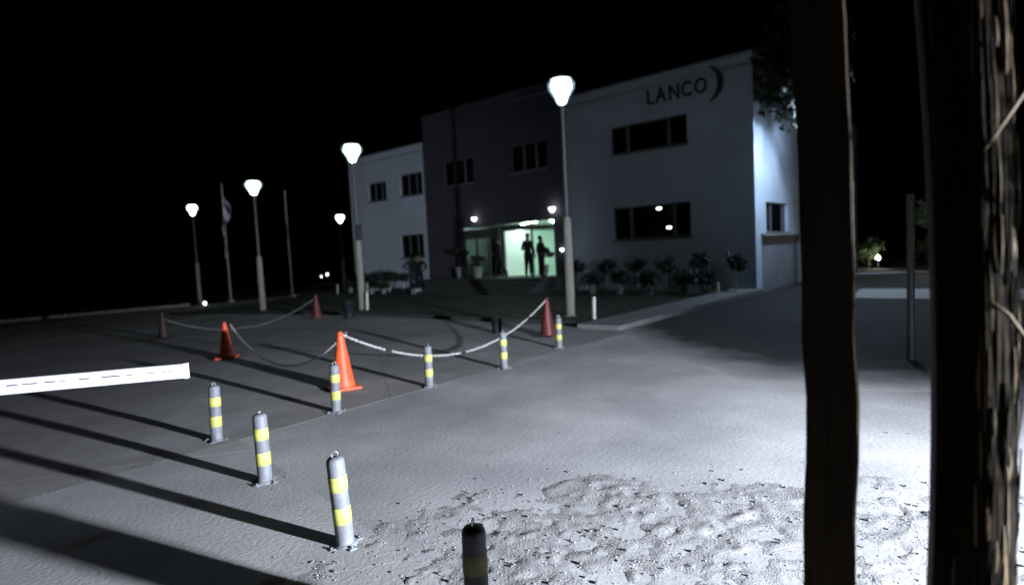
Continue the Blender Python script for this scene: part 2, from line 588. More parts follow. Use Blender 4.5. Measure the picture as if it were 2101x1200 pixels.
tag(np_mesh('fine_gravel', np.concatenate(fine_v), np.concatenate(fine_f), M['gravel']), kind='stuff', label='fine grey gravel spread over the rough ground in front')
tag(np_mesh('gravel', np.concatenate(sv), np.concatenate(sf), M['stonem']), kind='stuff',
    label='loose grey stones scattered over the rough ground in front')
# a few crumbs on the packed lane
sv, sf = [], []
for cnt in range(36):
    x, y = RNG.uniform(-2.2, 3.5), RNG.uniform(4.2, 9.5)
    r = .004 + .010*RNG.random()**4
    v = IV*np.array([1, .8, .6])*r*(1 + RNG.uniform(-.2, .2, (len(IV), 1)))
    sf.append(IF + cnt*len(IV)); sv.append(v + np.array([x, y, hz(x) + r*.3]))
tag(np_mesh('grit', np.concatenate(sv), np.concatenate(sf), M['stonem']), kind='stuff', label='grit lying on the packed dirt lane')

# grass blades on the lawn
n = 16000
uu = RNG.uniform(.9, 22, n); vv = 9.15 - 8.0*RNG.random(n)**1.6
px_ = C.x + U.x*uu + N.x*vv; py_ = C.y + U.y*uu + N.y*vv; pz_ = hz_np(px_) + .045
an = RNG.uniform(0, 6.28, n); hh = RNG.uniform(.03, .09, n); w = .006
P0 = np.stack([px_ - w*np.cos(an), py_ - w*np.sin(an), pz_], -1)
P1 = np.stack([px_ + w*np.cos(an), py_ + w*np.sin(an), pz_], -1)
P2 = np.stack([px_ + RNG.normal(0, .025, n), py_ + RNG.normal(0, .025, n), pz_ + hh], -1)
tag(np_mesh('grass', np.stack([P0, P1, P2], 1).reshape(-1, 3), np.arange(3*n).reshape(-1, 3), M['grass']), kind='stuff',
    label='short dark grass on the lawn before the building')


# ------------------------------------------------------------------ the building
bld = empty('office_building', C, R(-40), 'two storey white office building with grey middle section and lit entrance', 'building')
# local frame: x = -t (t metres along the front from the near corner), y = depth, z up


def wall_panel(b, axis, a0, a1, z0, z1, fixed, openings, depth):
    """front skin with real openings and reveals. axis 'x': wall in the plane y=fixed; axis 'y': wall in plane x=fixed"""
    xs = sorted({a0, a1, *[o[0] for o in openings], *[o[1] for o in openings]})
    zs = sorted({z0, z1, *[o[2] for o in openings], *[o[3] for o in openings]})
    def P(a, z, d):
        return (a, fixed + d, z) if axis == 'x' else (fixed - d, a, z)
    for i in range(len(xs)-1):
        for k in range(len(zs)-1):
            mx, mz = (xs[i]+xs[i+1])/2, (zs[k]+zs[k+1])/2
            if any(o[0] < mx < o[1] and o[2] < mz < o[3] for o in openings): continue
            b.add([P(xs[i], zs[k], 0), P(xs[i+1], zs[k], 0), P(xs[i+1], zs[k+1], 0), P(xs[i], zs[k+1], 0)], [(0, 1, 2, 3)])
    for o in openings:
        l, r, lo_, hi = o[:4]
        b.add([P(l, lo_, 0), P(r, lo_, 0), P(r, lo_, depth), P(l, lo_, depth)], [(0, 1, 2, 3)])
        b.add([P(l, hi, 0), P(r, hi, 0), P(r, hi, depth), P(l, hi, depth)], [(3, 2, 1, 0)])
        b.add([P(l, lo_, 0), P(l, hi, 0), P(l, hi, depth), P(l, lo_, depth)], [(3, 2, 1, 0)])
        b.add([P(r, lo_, 0), P(r, hi, 0), P(r, hi, depth), P(r, lo_, depth)], [(0, 1, 2, 3)])


def window(axis, l, r, lo_, hi, fixed, splits, d=.13, mw=.06, parent=bld):
    fr = MB()
    def bx(a0, a1, z0, z1, d0, d1, mb):
        if axis == 'x': mb.box(a0, a1, fixed + d0, fixed + d1, z0, z1)
        else: mb.box(fixed - d1, fixed - d0, a0, a1, z0, z1)
    e = .05
    bx(l+.004, r-.004, lo_+.004, lo_+e, d-.05, d+.02, fr); bx(l+.004, r-.004, hi-e, hi-.004, d-.05, d+.02, fr)
    bx(l+.004, l+e, lo_+e, hi-e, d-.05, d+.02, fr); bx(r-e, r-.004, lo_+e, hi-e, d-.05, d+.02, fr)
    for s in splits: bx(s-mw/2, s+mw/2, lo_+e, hi-e, d-.06, d+.02, fr)
    bx(l-.05, r+.05, lo_-.07, lo_-.002, -.06, d-.06, fr)          # sill
    f = fr.build('window', M['frame'], parent)
    cuts = [l+e] + [c for s in splits for c in (s-mw/2, s+mw/2)] + [r-e]
    for k in range(0, len(cuts), 2):
        pb = MB(); bx(cuts[k], cuts[k+1], lo_+e, hi-e, d-.02, d-.008, pb)
        pb.build('pane', M['pane'], f)
    return f


BD = 19.0
# right wing
w1 = [(-5.36, -2.28, 5.30, 6.36), (-5.36, -2.23, 2.0, 3.25)]
ws = [(1.2, 3.9, 1.98, 3.06), (6.0, 8.0, 5.2, 6.4), (11, 13, 5.2, 6.4), (6.2, 8.2, 1.98, 3.06)]
b = MB()
wall_panel(b, 'x', -7.50, 0, -.6, 7.9, 0, w1, .16)
wall_panel(b, 'y', 0, BD, -.6, 7.9, 0, ws + [(.62, 5.6, -.3, 1.86)], .16)
b.add([(-7.5, BD, -.6), (0, BD, -.6), (0, BD, 7.9), (-7.5, BD, 7.9)], [(3, 2, 1, 0)])
b.add([(-7.5, 0, 6), (-7.5, BD, 6), (-7.5, BD, 7.9), (-7.5, 0, 7.9)], [(0, 1, 2, 3)])
tag(b.build('wall', M['wall'], bld), 'white plaster wall of the near wing')
wlist = []
for o, sp_ in zip(w1, ((-4.66, -3.0), (-4.63, -2.87))): wlist.append(window('x', o[0], o[1], o[2], o[3], 0, sp_, mw=.13))
window('y', *ws[0], 0, (2.0,), mw=.16)
for o in ws[1:]: window('y', *o, 0, ((o[0]+o[1])/2,))
# dark room lining behind the lower window, backing the added reflection lamps
b = MB(); b.box(-6.0, -1.6, .20, 2.6, .9, 3.5); ro = b.build('room_lining', M['bin'], bld); ro.data.flip_normals()
ro.data.polygons[2].material_index = 0
bmr = bmesh.new(); bmr.from_mesh(ro.data)
bmesh.ops.delete(bmr, geom=[f_ for f_ in bmr.faces if f_.calc_center_median().y < .25], context='FACES'); bmr.to_mesh(ro.data); bmr.free()
b = MB(); b.box(-7.5, 0, 0.0, BD, 7.55, 7.6); b.build('roof', M['trim'], bld)
b = MB(); b.box(-7.5, .05, -.05, .25, 7.903, 7.97); b.box(-.2, .05, .253, BD, 7.903, 7.97); b.build('coping', M['trim'], bld)
# service gate in the side wall
g = MB(); g.box(-.158, -.06, .64, 5.58, -.28, -.10); g.box(-.158, -.06, .64, .74, -.10, 1.84); g.box(-.158, -.06, 5.48, 5.58, -.10, 1.84)
gt = g.build('service_gate', M['gate'], bld)
for k in range(4):
    y0 = .75 + k*1.183
    pb = MB().bevbox(-.15, -.09, y0, y0+1.16, -.09, 1.83, .012)
    for q in range(3): pb.box(-.09, -.075, y0+.2+q*.33, y0+.26+q*.33, 0.0, 1.75)
    pb.build('panel', M['gate'], gt)
lg = MB(); lg.box(.003, .12, .55, 5.7, 1.865, 1.93); lg.build('ledge', M['trim'], bld)

# grey middle section, a little proud and taller
w2 = [(-10.3, -8.32, 5.22, 6.42), (-14.6, -12.6, 5.10, 6.30)]
ENT = (-13.7, -8.12, .66, 3.05)
b = MB()
wall_panel(b, 'x', -15.95, -7.50, -.8, 8.65, -.22, w2, .16)
l, r, lo_, hi = ENT
# entrance opening is cut by leaving those cells out
b = MB()
wall_panel(b, 'x', -15.95, -7.50, -.8, 8.65, -.22, w2 + [(l, r, lo_, hi)], .30)
b.add([(-7.5, -.22, -.8), (-7.5, BD, -.8), (-7.5, BD, 8.65), (-7.5, -.22, 8.65)], [(0, 1, 2, 3)])
b.add([(-15.95, -.22, -.8), (-15.95, BD, -.8), (-15.95, BD, 8.65), (-15.95, -.22, 8.65)], [(3, 2, 1, 0)])
b.add([(-15.95, BD, -.8), (-7.5, BD, -.8), (-7.5, BD, 8.65), (-15.95, BD, 8.65)], [(3, 2, 1, 0)])
b.build('wall', M['gwall'], bld)['label'] = 'grey plaster wall of the taller middle section'
for o in w2:
    wd = o[1]-o[0]
    window('x', o[0], o[1], o[2], o[3], -.22, (o[0]+wd*.36, o[0]+wd*.70), mw=.11)
b = MB(); b.box(-15.95, -7.5, -.22, BD, 8.3, 8.35); b.build('roof', M['trim'], bld)
b = MB(); b.box(-16.0, -7.45, -.27, .05, 8.653, 8.72); b.build('coping', M['gwall'], bld)

# left wing
w3 = [(-21.0, -19.4, 4.98, 5.98), (-18.2, -16.45, 5.0, 6.12), (-18.44, -16.6, 1.74, 2.95)]
b = MB()
wall_panel(b, 'x', -22.75, -15.95, -1.2, 7.5, 0, w3, .16)
b.add([(-22.75, 0, -1.2), (-22.75, BD, -1.2), (-22.75, BD, 7.5), (-22.75, 0, 7.5)], [(3, 2, 1, 0)])
b.add([(-22.75, BD, -1.2), (-15.95, BD, -1.2), (-15.95, BD, 7.5), (-22.75, BD, 7.5)], [(3, 2, 1, 0)])
b.build('wall', M['wall'], bld)['label'] = 'white plaster wall of the far wing'
for o in w3:
    wd = o[1]-o[0]
    window('x', o[0], o[1], o[2], o[3], 0, (o[0]+wd*.36, o[0]+wd*.72), mw=.09)
b = MB(); b.box(-22.75, -15.95, 0, BD, 7.15, 7.2); b.build('roof', M['trim'], bld)
b = MB(); b.box(-22.8, -16.003, -.05, .25, 7.503, 7.57); b.build('coping', M['trim'], bld)

# lobby behind the entrance
b = MB()
x0, x1, y0, y1, z0, z1 = -13.7, -8.12, .081, 5.2, .66, 3.05
b.add([(x0, y1, z0), (x1, y1, z0), (x1, y1, z1), (x0, y1, z1)], [(0, 1, 2, 3)])
b.add([(x0, y0, z0), (x0, y1, z0), (x0, y1, z1), (x0, y0, z1)], [(0, 1, 2, 3)])
b.add([(x1, y0, z0), (x1, y1, z0), (x1, y1, z1), (x1, y0, z1)], [(3, 2, 1, 0)])
b.add([(x0, y0, z1), (x1, y0, z1), (x1, y1, z1), (x0, y1, z1)], [(3, 2, 1, 0)])
b.build('lobby_wall', M['lobby'], bld)
b = MB(); b.box(-13.7, -8.12, -.21, 5.2, .5, .659); b.build('lobby_floor', M['lobbyf'], bld)
for (xx, yy) in ((-10.9, 1.2), (-10.3, .75), (-9.75, .6), (-9.3, 1.5), (-8.75, .55), (-8.7, 1.6), (-9.9, 3.2), (-9.0, 3.4)):
    MB().lathe([(.10, 0), (.10, .02)], 12, (xx, yy, 3.022), False).build('ceiling_light', M['downE'], bld)
MB().box(-11.30, -11.18, .18, 5.19, .66, 2.78).build('partition', M['lobby'], bld)
MB().box(-13.69, -11.31, 1.9, 2.0, .661, 3.04).build('partition', M['stone'], bld)
# beam and door jambs between lobby and entrance
f = MB()
for xx in (-11.25, -9.58, -8.2):
    f.box(xx-.04, xx+.04, .10, .17, .662, 2.72)
f.box(-11.29, -8.16, .10, .17, 2.722, 2.80)
df = f.build('door_frame', M['frame'], bld)
pl = MB().box(-9.54, -8.24, .128, .142, .70, 2.70)
# sidelight of the entrance
glassm = bpy.data.materials.new('clear_glass'); glassm.use_nodes = True
gp = glassm.node_tree.nodes['Principled BSDF']
gp.inputs['Base Color'].default_value = (.75, .92, .85, 1); gp.inputs['Roughness'].default_value = .05
gp.inputs['Transmission Weight'].default_value = 1.0; gp.inputs['IOR'].default_value = 1.05
pl.build('pane', glassm, df)
# dark glazed part left of the door
f = MB()
for xx in (-13.62, -12.85, -12.1, -11.38):
    f.box(xx-.03, xx+.03, .0, .07, .662, 2.45)
f.box(-13.65, -11.35, .0, .07, 2.452, 2.52)
sf_ = f.build('shopfront_frame', M['frame'], bld)
for a, c in ((-13.59, -12.88), (-12.82, -12.13), (-12.07, -11.41)):
    MB().box(a, c, .028, .040, .67, 2.45).build('pane', glassm, sf_)
MB().bevbox(-13.66, -11.33, -.10, .06, 2.53, 2.88, .01).build('fascia', M['stone'], bld)
# steps
for k in range(4):
    zt = .65 - k*.165
    MB().box(-14.2, -7.75, -.24 - 1.2 - k*.33 - .33, -.225 - (0 if k == 0 else 1.2 + k*.33 - .002), -.5, zt - .004).build('step', M['stone'], bld)
MB().box(-14.5, -14.22, -2.8, -.225, -.6, .30).build('stair_cheek', M['trim'], bld)

# sign on the near wing
sg = empty('building_sign', C, R(-40), 'dark lettering LANCO with a crescent high on the white near wing', 'sign')
def letter(ch, x, z, size, wscale):
    cu = bpy.data.curves.new('l', 'FONT'); cu.body = ch; cu.size = size; cu.extrude = .03; cu.offset = .012
    cu.resolution_u = 3
    ob = bpy.data.objects.new('l', cu); COL.objects.link(ob)
    dg = bpy.context.evaluated_depsgraph_get(); dg.update()
    me = bpy.data.meshes.new_from_object(ob.evaluated_get(dg))
    bpy.data.objects.remove(ob)
    me.materials.clear(); me.materials.append(M['sign'])
    o = bpy.data.objects.new('letter', me); COL.objects.link(o)
    o.parent = sg; o.location = (x, -.035, z); o.rotation_euler = (R(90), 0, 0); o.scale = (wscale, 1, 1)
    return o
for ch, x in zip('LANCO', (-3.80, -3.42, -2.94, -2.46, -1.98)):
    letter(ch, x, 6.93, .74, .80)
cr = MB(); vs = []; ns_ = 22
for k in range(ns_+1):
    a = R(-62 + 124*k/ns_)
    th = .03 + .17*math.cos((k/ns_-.5)*math.pi)
    for rr in (.66-th/2, .66+th/2):
        for yy in (-.06, -.005): vs.append((-1.72 + rr*math.cos(a)*1.02, yy, 7.17 + rr*math.sin(a)))
fs = []
for k in range(ns_):
    i = k*4
    for p, q in ((0, 1), (1, 3), (3, 2), (2, 0)): fs.append((i+p, i+q, i+4+q, i+4+p))
cr.add(vs, fs); cr.build('crescent', M['sign'], sg)

# small lamps added behind the glass to imitate reflections of street lamps
wlist[1].children[1].data.materials.clear(); wlist[1].children[1].data.materials.append(glassm)
def reflection(x, y, z, lab):
    p = C + Matrix.Rotation(R(-40), 3, 'Z') @ Vector((x, y, 0))
    o = empty('reflection_lamp', (p.x, p.y, z), R(-40), lab, 'reflection lamp', 'lamp reflections imitated in the dark lower window')
    MB().lathe([(.012, .05), (.012, 3.48 - z)], 8).build('cord', M['bin'], o)
    MB().lathe([(.03, -.045), (.09, -.01), (.10, .02), (.02, .05)], 14).build('shade', M['sconE'], o)
reflection(-3.47, .88, 2.38, 'imitated lamp reflection low in the dark lower window, near its right mullion')
reflection(-3.86, .88, 3.14, 'imitated lamp reflection at the top edge of the dark lower window')

# wall lamps by the entrance
def wall_lamp(x, y, z, label, s=1.0):
    p = C + Matrix.Rotation(R(-40), 3, 'Z') @ Vector((x, y, 0))
    o = empty('wall_lamp', (p.x, p.y, z), R(-40), label, 'wall lamp', 'wall lamps by the entrance')
    MB().bevbox(-.05, .05, -.03, .0, -.06, .12, .008).build('bracket', M['cap'], o)
    MB().lathe([(.03, -.10), (.10, -.02), (.12, .06)], 14, (0, -.14, 0)).build('shade', M['sconE'], o)
    for ch in o.children: ch.scale = (s, s, s)
    return o
wall_lamp(-12.58, -.225, 3.38, 'small lit wall lamp above the dark glazing left of the entrance', 1.0)
wall_lamp(-8.05, -.225, 3.44, 'small lit wall lamp above the right end of the bright entrance', 1.2)
wall_lamp(-7.68, -.225, 1.74, 'small low wall lamp right of the entrance beside the tall lamp pole', .7)

# ------------------------------------------------------------------ street lamps
lamp0 = empty('street_lamp', (0, 0, 0))
MB().lathe([(.19, 0), (.19, .05), (.125, .07), (.105, 2.25), (.085, 2.32)], 18).build('sleeve', M['sleeve'], lamp0)
MB().lathe([(.055, 2.3), (.045, 4.72), (.06, 4.74), (.06, 4.84)], 14).build('pole', M['pole'], lamp0)
halo_shell = bpy.data.materials.new('halo_glow'); halo_shell.use_nodes = True  # faintly glowing shell added round each lantern to imitate its halo
bt = halo_shell.node_tree; bt.nodes.remove(bt.nodes['Principled BSDF'])
b1 = bt.nodes.new('ShaderNodeBsdfTransparent'); b2 = bt.nodes.new('ShaderNodeEmission'); b3 = bt.nodes.new('ShaderNodeMixShader')
b2.inputs['Color'].default_value = (.42, .72, .86, 1); b2.inputs['Strength'].default_value = .9; b3.inputs['Fac'].default_value = .45
bt.links.new(b1.outputs[0], b3.inputs[1]); bt.links.new(b2.outputs[0], b3.inputs[2]); bt.links.new(b3.outputs[0], bt.nodes['Material Output'].inputs['Surface'])
MB().lathe([(.07, 4.87), (.11, 4.92), (.15, 5.03), (.26, 5.22), (.265, 5.30), (.22, 5.385)], 24).build('lantern', M['lampE'], lamp0)
MB().lathe([(.085, 4.85), (.135, 4.88), (.19, 5.0), (.33, 5.20), (.35, 5.31), (.28, 5.40)], 24, cap0=False, cap1=False).build('halo_shell', halo_shell, lamp0)
MB().lathe([(.29, 5.405), (.25, 5.44), (.12, 5.48), (.03, 5.50)], 24).build('lamp_cap', M['cap'], lamp0)
bx_ = MB().bevbox(-.10, .10, -.18, -.06, 2.35, 2.85, .015)
LG = 'street lamps with lit lanterns'
spots = [((1.46, 14.45), 1.055, 'tall lit street lamp standing before the grey middle section and near wing'),
         ((-5.11, 19.52), 1.0, 'lit street lamp with a dark box on its pole before the far wing'),
         ((-10.2, 23.45), .945, 'lit street lamp on a thick pale base between the two flagpoles'),
         ((-19.6, 36.1), 1.12, 'lit street lamp farthest left, beside the flag with stripes'),
         ((-11.6, 40.0), .92, 'lit street lamp head beside the far left corner of the building'),
         ((10.02, 18.0), 1.0, 'street lamp lighting the side wall, behind the dark timber post')]
for k, (xy, s, lab) in enumerate(spots):
    o = lamp0 if k == 0 else copy_tree(lamp0)
    o.location = (xy[0], xy[1], hz(xy[0]))
    o.scale = (.96, .96, s*1.03)
    o.rotation_euler = (0, 0, k*.7)
    tag(o, lab, 'street lamp', LG)
    if k == 5:
        for ch in o.children:
            if ch.name.startswith('lantern'):
                ch.data = ch.data.copy(); ch.data.materials[0] = M['lampE2']
    if k == 1:
        bx_.build('control_box', M['bin'], o)

# flagpoles
def flagpole(x, y, h, label):
    o = empty('flagpole', (x, y, hz(x)), 0, label, 'flagpole', 'flagpoles')
    MB().lathe([(.22, 0), (.2, .12), (.06, .14), (.035, h-.02)], 12).build('pole', M['palepole'], o)
    MB().lathe([(.01, h-.03), (.06, h+.03), (.05, h+.08), (.01, h+.11)], 10).build('finial', M['palepole'], o)
    return o
flagpole(-18.0, 36.8, 7.4, 'pale flagpole carrying the limp striped flag')
flagpole(-13.6, 35.6, 6.4, 'thin bare flagpole right of the third street lamp')
fl = empty('flag', (-18.0, 36.8, hz(-18)), 0, 'limp striped flag hanging down its pole', 'flag')
for q in range(9):
    fb = MB(); pts = []
    nr = 4
    for r_ in range(nr+1):
        t = (q + r_/nr)/9
        z = 6.7 - 3.5*t
        for c_ in range(9):
            s_ = c_/8
            zz = z - .55*s_ + .12*math.sin(7*t + 2*s_)
            xx = .03 + (.30 + .16*math.sin(11*t))*s_*(.6+.4*math.sin(5*t+1)) - .16*t + .07*math.sin(9*t)
            pts.append((xx, .12*math.sin(s_*9 + t*4)*(.3+s_) - .06, zz))
    fb.add(pts, [(a*9+c_, a*9+c_+1, (a+1)*9+c_+1, (a+1)*9+c_) for a in range(nr) for c_ in range(8)], True)
    so = fb.build('stripe', M['flagw'] if q % 2 == 0 else M['flagd'], fl)
    so.modifiers.new('thickness', 'SOLIDIFY').thickness = .008

# ------------------------------------------------------------------ bollards
bol = empty('bollard')
MB().lathe([(.054, .004), (.054, .145), (.0537, .345), (.0535, .435), (.053, .515), (.050, .532), (.040, .543), (.018, .548)], 20).build('tube', M['tubeg'], bol)
for z in (.145, .345): MB().lathe([(.054, z), (.0555, z+.004), (.0555, z+.086 + (.01 if z < .2 else 0)), (.054, z+.09 + (.01 if z < .2 else 0))], 20, cap0=False, cap1=False).build('reflective_band', M['yellow'], bol)
fb = MB().lathe([(.075, 0), (.072, .012), (.056, .02)], 20)
for k in range(4):
    a = k*math.pi/2 + .4
    fb.bevbox(.05, .108, -.022, .022, 0, .012, .004, Matrix.Rotation(a, 4, 'Z'))
fb.build('base_flange', M['tubeg'], bol)
for k in range(4):
    a = k*math.pi/2 + .4
    MB().lathe([(.009, .012), (.009, .019), (.006, .022)], 8, (.09*math.cos(a), .09*math.sin(a), 0)).build('bolt', M['tubeg'], bol)
rg = MB(); rg.tube([(.019*math.cos(t), 0, .562 + .019*math.sin(t)) for t in np.linspace(-.9, math.pi+.9, 14)], .0035, 6); rg.build('ring', M['steel'], bol)
BG = 'grey bollards with yellow bands'
for k, (x, y, lean, lab) in enumerate([
        (.78, 10.01, .01, 'banded grey bollard directly in front of the dark red cone near the tall lamp'),
        (-.17, 8.48, .0, 'banded grey bollard under the rising end of the white chain, farther from the orange cone'),
        (-1.15, 7.50, -.01, 'banded grey bollard under the lowest sag of the white chain'),
        (-2.07, 6.47, -.02, 'banded grey bollard standing right beside the bright orange cone'),
        (-3.0, 5.61, -.035, 'banded grey bollard at the row corner next to the white barrier arm tip'),
        (-2.02, 4.44, -.03, 'banded grey bollard second along the near row from the barrier arm'),
        (-1.08, 3.37, -.05, 'brightly lit banded bollard at the edge of the rough gravel'),
        (-.22, 2.43, .0, 'nearest bollard with a ring on top, its colours darkened for shadow')]):
    o = bol if k == 0 else copy_tree(bol)
    o.location = (x, y, hz(x) + (-.016 if k in (7,) else 0.0) - (.004))
    o.rotation_euler = (0, lean, k*1.1)
    if k == 7:          # nearest one stands in shadow: the shade is put into its colours
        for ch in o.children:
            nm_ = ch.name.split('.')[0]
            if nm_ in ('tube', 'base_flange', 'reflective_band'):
                ch.data = ch.data.copy(); ch.data.materials[0] = M['shadeband'] if nm_ == 'reflective_band' else M['shadetube']
    tag(o, lab, 'bollard', BG)

# ------------------------------------------------------------------ traffic cones
def cone(x, y, h, m, lab, rz):
    o = empty('traffic_cone', (x, y, hz(x)), rz, lab, 'traffic cone', 'traffic cones holding the white chain')
    w_ = h*.27
    MB().bevbox(-w_, w_, -w_, w_, .0, .035, .012).build('base', M['rubber'] if m is M['redcone'] else m, o)
    MB().lathe([(h*.215, .036), (h*.20, .07), (h*.062, h-.04), (h*.055, h-.01), (h*.04, h)], 24, cap1=True).build('body', m, o)
    MB().lathe([(h*.05, h-.002), (h*.05, h+.02), (h*.02, h+.03)], 14).build('chain_holder', m, o)
    return o
cone(-2.33, 7.66, .74, M['orange'], 'bright orange cone at the near end of the white chain', .5)
cone(-5.50, 10.9, .66, M['orange'], 'dim orange cone left of the bright one, behind the barrier arm', .2)
cone(.68, 11.5, .74, M['redcone'], 'dark red cone under the tall street lamp, behind a bollard', .9)
cone(-6.15, 17.97, .74, M['redcone'], 'small far red cone left of the lamp with the dark box', .3)
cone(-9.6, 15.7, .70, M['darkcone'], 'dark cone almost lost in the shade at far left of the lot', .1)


def chain(a, b, zmin, lab, m=None):
    a, b = Vector(a), Vector(b); pts = []
    L = (b-a).length; n_ = int(L*1.15/.045)
    sag = (a.z+b.z)/2 - zmin
    for k in range(n_+1):
        t = k/n_; p = a.lerp(b, t); p.z -= 4*sag*t*(1-t)
        p.z = max(p.z, hz(p.x) + .012); pts.append(p)
    mb = MB()
    for k in range(n_):
        p, q = pts[k], pts[k+1]; d = (q-p); ln = d.length; d.normalize()
        s1 = d.cross(Vector((0, 0, 1))).normalized(); s2 = s1.cross(d)
        s_ = s1 if k % 2 else s2
        c_ = (p+q)/2; hl = ln*.5 + .010; hw = .013
        loop = [c_ + d*(hl*math.cos(t)*1.0) + s_*(hw*math.sin(t)) for t in np.linspace(0, 2*math.pi, 9)]
        mb.tube(loop, .0045, 4, cap=False)
    return tag(mb.build('chain', m or M['chain']), lab, 'chain', 'white plastic chains between the cones')
chain((-2.33, 7.66, .74), (.68, 11.5, .74), .09, 'white plastic chain sagging from the bright orange cone to the dark red cone')
chain((-2.27, 7.72, .74), (-5.43, 10.97, .62), .06, 'white plastic chain from the bright orange cone down to the dim orange cone')
chain((-6.15, 17.97, .62), (-9.6, 15.7, .40), -.10, 'far greyish chain between the small red cone and the dark cone', M['chaing'])

# ------------------------------------------------------------------ barrier gate
bar = empty('barrier_gate', (-2.94, 5.10, .80), math.atan2(-.36, -1.36), 'white parking barrier arm with dark print reaching in from the left', 'barrier')
MB().bevbox(0, 3.75, -.022, .022, -.064, .064, .012).build('arm', M['arm'], bar)
armo = bar.children[0]
MB().bevbox(-.012, .03, -.026, .026, -.068, .068, .006).build('end_cap', M['arm'], bar)
gp_ = []
x = .12
while x < 3.3:
    w_ = random.choice((.05, .08, .11, .14))
    mk = MB(); mk.box(x, x+w_, .0222, .0235, .006, .013 + random.random()*.006)
    mk.build('print_mark', M['mark'], armo)
    x += w_ + random.choice((.03, .05, .09))
MB().box(.02, 3.7, .0222, .0232, -.016, -.0135).build('print_line', M['mark'], armo)
cz = -.80 + hz(-6.6)
MB().bevbox(3.55, 3.95, -.35, -.03, cz, .28, .03).build('cabinet', M['arm'], bar)
MB().bevbox(3.62, 3.86, -.030, .09, -.10, .10, .02).build('pivot', M['steel'], bar)
MB().box(3.42, 4.08, -.45, .12, cz-.03, cz+.05).build('plinth', M['pale'], bar)

# ------------------------------------------------------------------ floodlight fixture (out of frame on the right)
dirv = (AIM - LP).normalized()
fq = dirv.to_track_quat('Y', 'Z')
fld = empty('floodlight', LP - dirv*.16, 0, 'floodlight on a stand beside the gate', 'floodlight')
fld.rotation_euler = fq.to_euler()
MB().bevbox(-.16, .16, -.09, .02, -.11, .11, .015).build('housing', M['cap'], fld)
MB().box(-.14, .14, .021, .026, -.09, .09).build('lens', M['farE'], fld)
st = MB().tube([(5.86, -.58, 0), (5.86, -.58, 1.26)], .025, 10)
for k in range(3):
    a = k*2.1; st.tube([(5.86, -.58, .45), (5.86 + .4*math.cos(a), -.58 + .4*math.sin(a), 0)], .015, 8)
tag(st.build('light_stand', M['pole']), 'tripod stand carrying the floodlight', 'stand')

def leaves(center, rad, n_, size, seed, clumps=9, m=None, name='crown', parent=None, turn=0.0):
    g_ = np.random.default_rng(seed)
    cl = g_.normal(0, 1, (clumps, 3)); cl /= np.linalg.norm(cl, axis=1, keepdims=True)
    cl *= g_.uniform(.35, .85, (clumps, 1))
    rc = g_.uniform(.28, .5, clumps)
    idx = g_.integers(0, clumps, n_)
    p = cl[idx] + g_.normal(0, 1, (n_, 3))*rc[idx][:, None]*.55
    p = p*np.array(rad)
    ct, st_ = math.cos(turn), math.sin(turn)
    p = np.stack([p[:, 0]*ct - p[:, 1]*st_, p[:, 0]*st_ + p[:, 1]*ct, p[:, 2]], -1) + np.array(center)
    a = g_.normal(0, 1, (n_, 3)); a /= np.linalg.norm(a, axis=1, keepdims=True)
    b_ = np.cross(a, g_.normal(0, 1, (n_, 3))); b_ /= np.linalg.norm(b_, axis=1, keepdims=True)
    s = size*g_.uniform(.6, 1.3, (n_, 1))
    v = np.stack([p + a*s, p + b_*s*.42, p - a*s*.9, p - b_*s*.42], 1).reshape(-1, 3)
    return np_mesh(name, v, np.arange(4*n_).reshape(-1, 4), m or M['leaf'], parent)


# ------------------------------------------------------------------ timber post and big trunk at the right
def bowed(name, pts_bow, hw, top, m, rz, parent=None, bow=.035, dirx=Vector((1, -.55, 0)).normalized(), zc=1.25, jitter=.004):
    mb = MB(); rings = []
    zs = np.linspace(-.25, top, 22)
    for z in zs:
        off = dirx*(bow*(1 - ((z-zc)/1.3)**2))
        jx, jy = random.uniform(-jitter, jitter), random.uniform(-jitter, jitter)
        c_, s_ = math.cos(rz), math.sin(rz)
        for sx, sy in ((-1, -.92), (-.92, -1), (.92, -1), (1, -.92), (1, .92), (.92, 1), (-.92, 1), (-1, .92)):
            x_, y_ = sx*hw, sy*hw
            rings.append((off.x + c_*x_ - s_*y_ + jx, off.y + s_*x_ + c_*y_ + jy, z))
    fs = []
    for i in range(len(zs)-1):
        for k in range(8):
            k2 = (k+1) % 8; fs.append((i*8+k, i*8+k2, (i+1)*8+k2, (i+1)*8+k))
    fs.append(tuple(range((len(zs)-1)*8, len(zs)*8)))
    mb.add(rings, fs); return mb.build(name, m, parent)


p1 = empty('timber_post', (.940, 1.76, 0), 0, 'thick dark timber post standing close in front of the driveway', 'post')
bowed('shaft', None, .070, 3.6, M['timber'], R(-30), p1, .03)
tag(MB().tube([(1.045, 1.80, 1.33), (1.052, 1.80, 1.22), (1.056, 1.80, 1.12), (1.058, 1.795, 1.06), (1.057, 1.795, 1.0), (1.055, 1.79, .95)],
    [.003, .004, .012, .011, .004, .006], 8).build('strap', M['strap']), 'dark strap with a thick middle hanging on the timber post', 'strap')

